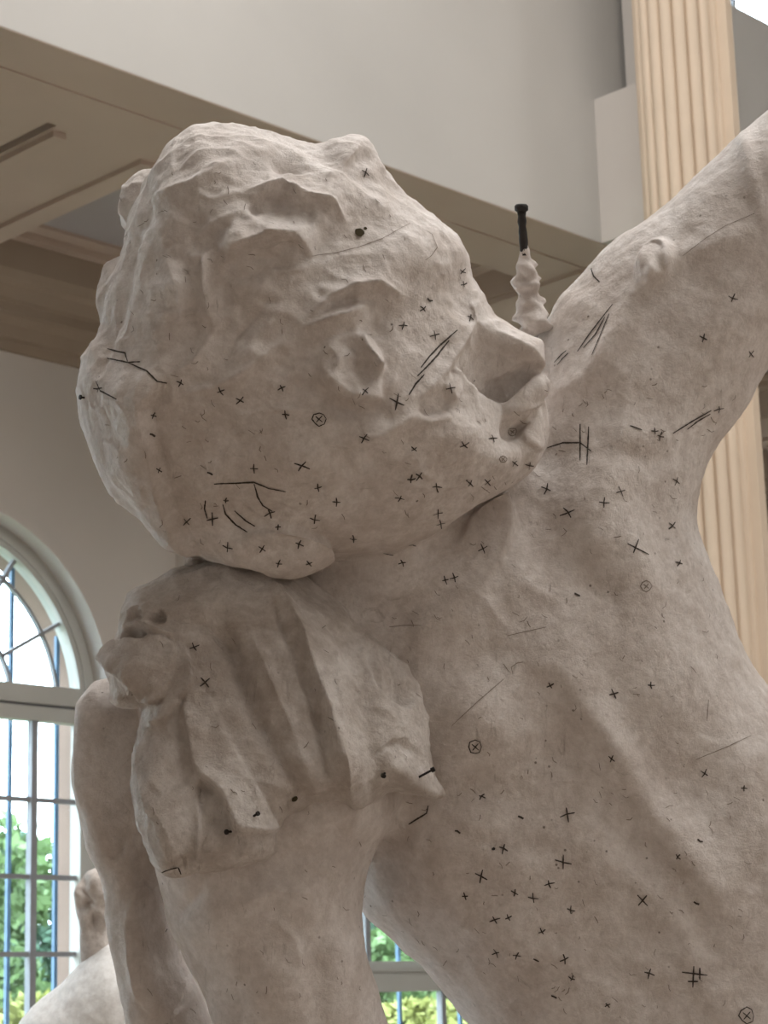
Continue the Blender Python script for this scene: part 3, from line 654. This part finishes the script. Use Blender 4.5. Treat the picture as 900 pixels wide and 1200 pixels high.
# left panel and the pale outer edge
c.ramp([(172, 858), (198, 834), (212, 826), (222, 880), (230, 910), (236, 940), (228, 1012), (205, 1018), (195, 990), (175, 940), (165, 905)], (215, 900), (168, 905), -3, 13, 2.5); c.crest([(206, 1000), (200, 975), (182, 940)], 4, 4)
c.ramp([(165, 838), (150, 905), (158, 980), (185, 1022), (205, 1018), (195, 990), (175, 940), (166, 905), (174, 856)], (180, 930), (152, 930), 4, -16, 3)
# snout-shaped knot and the pits above it
c.ramp([(120, 772), (140, 752), (188, 742), (208, 760), (206, 792), (190, 826), (166, 816), (150, 797), (128, 782)], (165, 742), (160, 815), 6, 16, 2.5)
c.ramp([(122, 782), (150, 799), (166, 818), (170, 834), (148, 838), (130, 828)], (160, 800), (138, 830), -4, -16, 2.5)
c.ramp([(192, 736), (214, 750), (226, 780), (230, 802), (214, 818), (206, 836), (190, 852), (178, 850), (190, 826), (206, 794), (207, 762)], (225, 800), (195, 790), 16, 2, 2.5)
c.ramp([(150, 718), (165, 711), (167, 729), (150, 735)], (158, 712), (158, 734), -16, -6, 2); c.ramp([(175, 717), (190, 713), (194, 728), (178, 731)], (184, 714), (184, 730), -16, -6, 2); c.crest([(146, 742), (152, 732), (166, 730), (184, 738), (200, 742)], 4, 9); c.ramp([(145, 748), (156, 734), (172, 742), (170, 750)], (158, 735), (158, 748), -2, -12, 2)
c.crest([(146, 700), (186, 690), (225, 678), (262, 668), (300, 670)], 7, 9); c.crest([(195, 722), (240, 732), (275, 760), (290, 800)], 9, -8); c.crest([(225, 662), (240, 658), (262, 662), (286, 660)], 5, 7)
c.d += vnoise(p, 30) * 2.6 + vnoise(p, 14, 2.2) * 1.8 + vnoise(p, 7.5, 4.4) * 1.0 + (1 - np.abs(vnoise(p, 26, 9.1))) ** 4 * 2.5
p = c.apply()
drape = own(np_mesh('shoulder_cloth', p, q, 'drape', statue))

# --- things fixed into or drawn on the plaster
def bvh_of(o):
    me = o.data; return BVHTree.FromPolygons([tuple(v.co) for v in me.vertices], [tuple(f.vertices) for f in me.polygons])
TREES = [bvh_of(body), bvh_of(drape)]
ORIG = Vector(CAM)
def hit(u, v):
    d = Vector(FW + RT * (u - 450) / FPX - UP * (v - 600) / FPX).normalized(); best = None
    for t in TREES:
        loc, nor, i, dist = t.ray_cast(ORIG, d)
        if loc is not None and (best is None or dist < best[2]):
            if nor.dot(d) > 0: nor = -nor
            best = (loc, nor, dist)
    return best
def ribbon(lines, wd):
    V = []; F = []
    for ln in lines:
        pts = []
        for (x0, y0), (x1, y1) in zip(ln[:-1], ln[1:]):
            n = max(1, int(math.hypot(x1 - x0, y1 - y0) / 2.0)); pts += [(x0 + (x1 - x0) * i / n, y0 + (y1 - y0) * i / n) for i in range(n)]
        pts.append(ln[-1]); prev = None; N = len(pts)
        hs = [hit(*p_) for p_ in pts]
        for i in range(N):
            h = hs[i]
            if h is None: break
            j = min(i + 1, N - 1); k = max(i - 1, 0)
            if hs[j] is None or hs[k] is None or j == k: break
            t = hs[j][0] - hs[k][0]
            if t.length > 0.02 or t.length < 1e-7: break
            w_ = wd * PX * 0.5 * (0.55 + 0.45 * math.sin(math.pi * (i + 0.6) / (N + 0.2))) * random.uniform(0.8, 1.2)
            side = h[1].cross(t).normalized() * w_; c0 = h[0] + h[1] * 0.0007
            n0 = len(V); V += [c0 - side, c0 + side]
            if prev is not None: F.append((prev, prev + 1, n0 + 1, n0))
            prev = n0
    return V, F
def mark(lines, wd=2.0, m='pencil'):
    V, F = ribbon(lines, wd)
    if F: own(mesh('pencil_mark', V, F, m, statue))
def jit(a): return random.uniform(-a, a)
def cross(u, v, r, lone=False):
    a = random.uniform(-0.5, 0.9); l = []
    for k in (0, 1):
        b = a + k * (math.pi / 2 + jit(0.35)); rr = r * random.uniform(0.75, 1.15); dx, dy = rr * math.cos(b), rr * math.sin(b)
        l.append([(u - dx, v - dy), (u + jit(1), v + jit(1)), (u + dx, v + dy)])
    mark(l, 1.5 if r < 6 else 1.8)
def circled(u, v, r, m='pencil'):
    l = [[(u + r * (1 + jit(.15)) * math.cos(i * math.pi / 4), v + r * (1 + jit(.15)) * math.sin(i * math.pi / 4)) for i in range(9)]]
    l[0][-1] = l[0][0]
    l += [[(u - r * .5, v - r * .4), (u + r * .5, v + r * .45)], [(u + r * .45, v - r * .5), (u - r * .4, v + r * .5)]]
    mark(l, 1.4, m)
for u, v in ((465, 471), (354, 546), (665, 601), (249, 608), (665, 955), (660, 1010), (564, 1027), (753, 1055), (240, 800)): cross(u, v, 9)
for u, v in ((115, 455), (211, 449), (259, 458), (281, 469), (330, 455), (335, 486), (180, 487), (186, 551), (298, 549), (427, 514), (373, 571), (394, 588), (369, 608), (468, 584), (414, 631), (265, 586), (326, 618), (316, 602),
             (219, 611), (351, 638), (267, 641), (307, 643), (327, 660), (362, 660), (428, 459), (428, 203), (542, 318), (543, 333), (495, 362), (472, 382), (509, 393), (551, 373), (528, 455), (485, 526), (544, 521), (577, 514), (603, 543),
             (620, 545), (482, 561), (491, 558), (512, 571), (550, 566), (571, 565), (483, 639), (513, 602), (516, 614), (455, 649), (471, 660), (566, 643), (532, 677), (522, 680), (640, 573), (708, 589), (727, 576), (859, 349), (824, 396), (880, 415),
             (767, 505), (774, 511), (842, 480), (792, 564), (787, 616), (645, 803), (719, 813), (763, 803), (825, 906), (872, 924), (717, 889), (565, 934), (545, 1050), (603, 1046), (625, 1052), (644, 1036), (580, 1078), (596, 1075), (635, 1091),
             (669, 1066), (581, 1117), (606, 1120), (661, 1124), (670, 1146), (712, 1178), (761, 1141), (795, 1004), (590, 995), (228, 758), (795, 660)): cross(u, v, random.uniform(4.2, 6.2))
for u, v in ((178, 510), (649, 1168), (628, 1125), (610, 958), (536, 975), (503, 351), (246, 555), (816, 1058), (676, 697), (820, 985)): mark([[(u - 3, v - 1.5), (u, v + jit(2)), (u + 3.5, v + 1.5)]], 2.4)
for u, v, r in ((374, 491, 8), (553, 449, 7), (557, 875, 8), (875, 1190, 9), (757, 687, 6), (584, 507, 4), (600, 506, 5), (589, 538, 4)): circled(u, v, r, 'pencil' if r > 6 else 'faint_pencil')
for l in ([[(126, 409), (147, 414), (150, 424)], [(126, 420), (150, 425), (165, 424)], [(150, 425), (172, 435), (184, 447), (196, 449)], [(113, 447), (118, 458), (137, 468)]],
          [[(251, 567), (275, 566), (298, 565), (315, 572), (335, 576)]], [[(298, 567), (302, 582), (308, 592), (319, 599)]], [[(241, 586), (240, 596), (243, 607)]], [[(261, 591), (264, 602), (276, 615), (290, 624)]], [[(275, 598), (288, 610), (299, 617)]],
          [[(493, 431), (503, 418), (515, 405), (536, 387)], [(489, 441), (500, 430), (512, 417), (526, 399)]], [[(479, 463), (487, 450), (497, 439)]],
          [[(641, 525), (660, 519), (680, 519), (693, 529)]], [[(680, 497), (680, 540)]], [[(690, 500), (688, 545)]], [[(650, 425), (658, 416), (664, 411)], [(653, 428), (660, 420), (666, 414)]],
          [[(677, 412), (690, 393), (703, 376), (718, 357)], [(684, 408), (698, 392), (709, 372)], [(694, 416), (703, 395), (714, 368)]], [[(693, 315), (696, 324), (703, 331)]], [[(788, 508), (810, 494), (833, 481)], [(805, 503), (818, 493), (832, 485)]],
          [[(738, 499), (752, 504)]], [[(799, 1139), (829, 1143)], [(813, 1132), (812, 1157)], [(820, 1134), (820, 1148)], [(806, 1150), (818, 1150)]], [[(479, 966), (492, 958), (500, 953), (502, 944)]], [[(193, 1092), (203, 1078), (210, 1068), (208, 1056), (217, 1046), (226, 1042)]], [[(190, 1022), (200, 1018), (209, 1016), (212, 1024)]], [[(735, 637), (760, 650)], [(748, 632), (742, 648)]]):
    for l_ in l: mark([l_], 1.9)
for l in ([[(365, 300), (392, 297), (420, 290), (448, 280), (480, 262)]], [[(800, 300), (828, 279), (850, 265), (885, 250)]], [[(495, 268), (506, 275), (512, 290), (505, 300), (498, 305)]], [[(595, 745), (640, 735)]],
          [[(530, 850), (560, 822), (590, 796)]], [[(590, 778), (597, 788)]], [[(601, 790), (599, 782), (606, 777), (613, 776)]], [[(830, 820), (828, 845)]], [[(815, 890), (850, 876), (880, 862)]], [[(456, 735), (475, 733), (494, 733)]]): mark(l, 1.0, 'faint_pencil')

V_, F_ = [], []
for k in range(420):
    u = random.uniform(470, 890); v = random.uniform(440, 1190)
    if k % 3 == 0: u = random.uniform(120, 480); v = random.uniform(180, 640)
    if k % 7 == 0: u = random.uniform(170, 500); v = random.uniform(690, 1190)
    a = random.gauss(0.9, 0.7); l = random.uniform(2, 6); V, F = ribbon([[(u, v), (u + l * math.cos(a), v + l * math.sin(a)), (u + 1.6 * l * math.cos(a + jit(.5)), v + 1.6 * l * math.sin(a + jit(.5)))]], random.uniform(0.6, 1.1))
    n_ = len(V_); V_ += V; F_ += [tuple(i + n_ for i in f) for f in F]
sc_ = own(mesh('scratches', V_, F_, 'faint_pencil', statue)); sc_['kind'] = 'stuff'
def lathe(name, axis, radii, m, parent, seg=14, wob=0.0, smooth=True):
    """rings along a polyline of local points"""
    ax = np.array(axis, float); V = []; F = []; n = len(ax)
    for i in range(n):
        d = ax[min(i + 1, n - 1)] - ax[max(i - 1, 0)]; d /= np.linalg.norm(d); e1 = np.cross(d, [0, 0, 1.0]); e1 /= np.linalg.norm(e1); e2 = np.cross(d, e1)
        for k in range(seg):
            a = 2 * math.pi * k / seg; pt = ax[i] + 0 * d; r = radii[i] * (1 + wob * float(vnoise(np.array([[ax[i][0] + 9 * math.cos(a), ax[i][1], 9 * math.sin(a)]]), 9.0)[0]))
            V.append(pt + r * (math.cos(a) * e1 + math.sin(a) * e2))
    for i in range(n - 1):
        for k in range(seg): F.append((i * seg + k, i * seg + (k + 1) % seg, (i + 1) * seg + (k + 1) % seg, (i + 1) * seg + k))
    F += [tuple(range(seg))[::-1], tuple(range((n - 1) * seg, n * seg))]
    return own(mesh(name, to_world(np.array(V)), F, m, parent, smooth))
def loc3(u, v, z): return (450 + (u - 450) * (1 - z / FPX), 600 + (v - 600) * (1 - z / FPX), z)
zb = -120
cone_ax = [loc3(627 - 14 * t ** 0.8, 392 - 108 * t, zb) for t in np.linspace(0, 1, 28)]
cone_r = [19 * (1 - t) ** 0.8 + 4.0 + 1.2 * math.sin(t * 11 + 1) for t in np.linspace(0, 1, 28)]
spike = lathe('plaster_spike', cone_ax, cone_r, 'plaster', statue, 22, 0.6); spike['label'] = 'lumpy white plaster cone holding the iron bolt'
sh_ax = [loc3(614.5 - 3.5 * t, 300 - 52 * t, zb) for t in np.linspace(0, 1, 10)]
bolt = lathe('iron_bolt', sh_ax, [5.2 + 0.5 * math.sin(i * 3) for i in range(10)], 'iron', statue, 12, 0.12); bolt['label'] = 'dark iron bolt with a flat head'
hd = lathe('bolt_head', [loc3(611, 249, zb), loc3(611, 246.5, zb), loc3(611, 241.5, zb), loc3(611, 239.5, zb)], [5, 8.3, 8.5, 6.5], 'iron', bolt, 16, 0.0)
for o in (bolt, hd): pass
hd.matrix_parent_inverse = Matrix()
bpy.context.view_layer.update(); hd.matrix_parent_inverse = bolt.matrix_world.inverted()
def small_nail(u, v, dx, dy, r=2.3):
    h = hit(u, v)
    if h is None: return
    n = h[1]; d = (Vector(RT) * dx - Vector(UP) * dy) * PX + n * 5 * PX
    a0 = h[0] - n * 3 * PX; a1 = h[0] + d; V = []; F = []; ax = (a1 - a0).normalized(); e1 = ax.orthogonal().normalized(); e2 = ax.cross(e1); seg = 8
    prof = [(0, 1.3), (0.82, 1.3), (0.82, r), (1.0, r)]
    for t, rr in prof:
        for k in range(seg): V.append(a0.lerp(a1, t) + (e1 * math.cos(2 * math.pi * k / seg) + e2 * math.sin(2 * math.pi * k / seg)) * rr * PX)
    for i in range(3):
        for k in range(seg): F.append((i * seg + k, i * seg + (k + 1) % seg, (i + 1) * seg + (k + 1) % seg, (i + 1) * seg + k))
    F += [tuple(range(seg))[::-1], tuple(range(3 * seg, 4 * seg))]
    own(mesh('nail', V, F, 'iron', statue))
small_nail(272, 975, -5, -1, 3.0); small_nail(297, 957, 3, -3, 2.6); small_nail(452, 906, -3, 0, 3.2); small_nail(491, 911, 13, -8, 2.8); small_nail(99, 466, -1, 0, 3.0)
small_nail(577, 995, 1, 0, 1.8)
for u, v, r in ((421, 273, 5.5), (428, 268, 2.0), (345, 936, 4)):  # dark discs capping the surface where the holes would be in shade
    h = hit(u, v); n = h[1]; e1 = n.orthogonal().normalized(); e2 = n.cross(e1)
    V = [h[0] + n * 0.0008 + (e1 * math.cos(k * math.pi / 6) + e2 * math.sin(k * math.pi / 6)) * r * PX * (1 + jit(.12)) for k in range(12)] + [h[0] - n * 0.004]
    own(mesh('peg_hole_disc', V, [(k, (k + 1) % 12, 12) for k in range(12)] + [tuple(range(12))], 'hole_shade', statue))

# --- rough plaster mass under the figure and its plinth, below the frame
def rock(name, cx, cy, z0, z1, rx, ry, m, parent):
    V = []; F = []; n, seg = 14, 40
    for i in range(n):
        t = i / (n - 1)
        for k in range(seg):
            a = 2 * math.pi * k / seg; x, y = math.cos(a), math.sin(a)
            s = (abs(x) ** 4 + abs(y) ** 4) ** -0.25 * (1.0 - 0.28 * t) * (1 + 0.10 * float(vnoise(np.array([[x * 60, y * 60, t * 100]]), 25)[0]))
            V.append((cx + rx * x * s, cy + ry * y * s, z0 + (z1 - z0) * t))
    for i in range(n - 1):
        for k in range(seg): F.append((i * seg + k, i * seg + (k + 1) % seg, (i + 1) * seg + (k + 1) % seg, (i + 1) * seg + k))
    F += [tuple(range(seg))[::-1], tuple(range((n - 1) * seg, n * seg))]
    return mesh(name, V, F, m, parent, True)
own(rock('rough_base', 0.12, 2.45, 0.6, 1.42, 0.56, 0.42, 'plaster', statue))
def block(name, x0, x1, y0, y1, z0, z1, m, parent=None):
    bm = bmesh.new(); bmesh.ops.create_cube(bm, size=1)
    for v in bm.verts: v.co = Vector(((x0 + x1) / 2 + v.co.x * (x1 - x0), (y0 + y1) / 2 + v.co.y * (y1 - y0), (z0 + z1) / 2 + v.co.z * (z1 - z0)))
    bmesh.ops.bevel(bm, geom=list(bm.edges), offset=0.012, segments=2, affect='EDGES')
    me = bpy.data.meshes.new(name); bm.to_mesh(me); bm.free(); return link(name, me, m, parent)
pl = block('plinth', -0.55, 0.8, 1.95, 2.95, 0, 0.55, 'plinth'); tag(pl, 'square painted plinth under the monumental plaster figure', 'plinth')
cp = block('cap', -0.6, 0.85, 1.9, 3.0, 0.55, 0.6, 'plinth', pl)

# ------------------------------------------------------------------ white plaster figure standing behind, near the arched window
D1 = 4.4
def to_world_at(p, D):
    s = D / FPX; return CAM + FW * D + np.outer((p[:, 0] - 450) * s, RT) - np.outer((p[:, 1] - 600) * s, UP) - np.outer(p[:, 2] * s, FW)
S = Sculpt((-60, 990, -110), (290, 1490, 110), 2.6)
S.puff([(-30, 1330), (5, 1235), (22, 1200), (40, 1177), (65, 1159), (90, 1132), (110, 1114), (128, 1104), (165, 1108), (200, 1150), (235, 1240), (240, 1490), (-20, 1490)], 0, 85, 80, k=10, soft=6)
p0, q0 = S.surface(); p0 = p0 + normals(p0, q0) * (vnoise(p0, 30) * 2 + vnoise(p0, 9, 1.1) * 0.8)[:, None]
S = Sculpt((60, 990, -60), (160, 1150, 60), 2.0)
S.cap((112, 1125, 0), (107, 1062, 5), 17, 16, k=10)
S.ell((111, 1048, 8), (21, 30, 22), k=8, rot=18); S.ell((94, 1048, 14), (7, 12, 9), k=5); S.ell((116, 1030, 0), (18, 14, 18), k=6)
p, q = S.surface(); del S
c = Carver(p, q); c.lump((99, 1062), (8, 6), -11); c.lump((111, 1080), (5, 9), -12); c.crest([(112, 1058), (119, 1072), (122, 1092)], 4, 10); c.stroke([(94, 1042), (104, 1056), (118, 1062)], 3.5, -8); c.lump((112, 1032), (9, 10), 6); c.lump((120, 1048), (7, 8), 6); c.lump((98, 1034), (6, 8), -5); 
c.d += vnoise(p, 30) * 2 + vnoise(p, 9, 1.1) * 0.8; p = c.apply()
wv = to_world_at(p0, D1); low = wv[:, 2].min()
sx, sy = wv[:, 0].mean(), wv[:, 1].mean()
fig = empty('white_statue', (sx, sy, 0.0), 'small white plaster figure with a browner head, beside the arched window', 'statue')
_keep = to_world; to_world = lambda a_: to_world_at(a_, D1)
fo = np_mesh('body', p0, q0, 'white_plaster', fig); fh = np_mesh('head', p, q, 'drape', fig); to_world = _keep
fh['label'] = 'brownish plaster head with wavy hair'
fo.matrix_parent_inverse = fh.matrix_parent_inverse = Matrix.Translation(-fig.location)
rb = rock('rough_base', sx, sy, 0.75, low + 0.12, 0.30, 0.26, 'white_plaster', fig); rb.matrix_parent_inverse = Matrix.Translation(-fig.location)
pl2 = block('plinth', sx - 0.4, sx + 0.4, sy - 0.4, sy + 0.4, 0, 0.75, 'plinth'); tag(pl2, 'square painted plinth under the small white figure', 'plinth')

# ------------------------------------------------------------------ garden outside
MB().box(-30, 90, 9.6, 90, -0.6, -0.5).build('ground', 'grass', kind=ST)
def tree(s, t, h, r, mname, label, seed):
    rnd = np.random.RandomState(seed); loc = P(s, t, -0.5)
    root = empty('garden_tree', loc, label, 'tree', 'trees in the garden')
    V = []; F = []
    for i in range(7):
        z = h * 0.75 * i / 6; rr = 0.16 * (1 - 0.6 * i / 6)
        for k in range(8): V.append((rr * math.cos(k * math.pi / 4) + 0.15 * math.sin(i), rr * math.sin(k * math.pi / 4), z))
    for i in range(6):
        for k in range(8): F.append((i * 8 + k, i * 8 + (k + 1) % 8, i * 8 + 8 + (k + 1) % 8, i * 8 + 8 + k))
    mesh('trunk', V, F, 'bark', root, True)
    blobs = [(rnd.normal(0, r * 0.45), rnd.normal(0, r * 0.45), h * rnd.uniform(0.12, 0.86), r * rnd.uniform(0.3, 0.55)) for _ in range(34)]
    n = 17000
    bl = np.array(blobs)[rnd.randint(len(blobs), size=n)]; un = lambda a_: a_ / np.linalg.norm(a_, axis=1)[:, None]
    c0 = bl[:, :3] + un(rnd.normal(size=(n, 3))) * (bl[:, 3] * rnd.uniform(0.5, 1.05, n))[:, None]; c0[:, 2] = np.clip(c0[:, 2], 0.1, h)
    e1 = un(rnd.normal(size=(n, 3))); e2 = un(np.cross(e1, rnd.normal(size=(n, 3)))); l = rnd.uniform(0.08, 0.17, n)[:, None]
    V = np.stack([c0 - e1 * l, c0 - e2 * l * 0.5, c0 + e1 * l, c0 + e2 * l * 0.5], 1).reshape(-1, 3)
    fo = mesh('foliage', V, [(4 * i, 4 * i + 1, 4 * i + 2, 4 * i + 3) for i in range(n)], mname, root); fo['kind'] = 'stuff'
spots = [(20.6, 30.5, 5.6, 1.8, 'leaf_green', 'mid green tree with a loose crown outside the arched window'), (16.6, 23.6, 2.4, 1.3, 'leaf_yellow', 'low yellow-green bush in front of the mid green tree outside'),
         (25.5, 37.0, 6.4, 2.2, 'leaf_dark', 'tallest dark green tree far behind the other garden trees'), (28.5, 28.5, 3.6, 1.8, 'leaf_green', 'small green tree outside the window with a thick rail'),
         (24.0, 23.2, 2.2, 1.3, 'leaf_yellow', 'low yellow-green bush outside the window with a thick rail'), (33.5, 33.0, 5.0, 2.0, 'leaf_dark', 'dark green tree behind the small green tree outside'), (14.0, 28.0, 5.0, 1.8, 'leaf_green', 'green tree standing apart at the end of the garden')]
for i, (s, t, h, r, m, lb) in enumerate(spots): tree(s, t, h, r, m, lb, 30 + i)
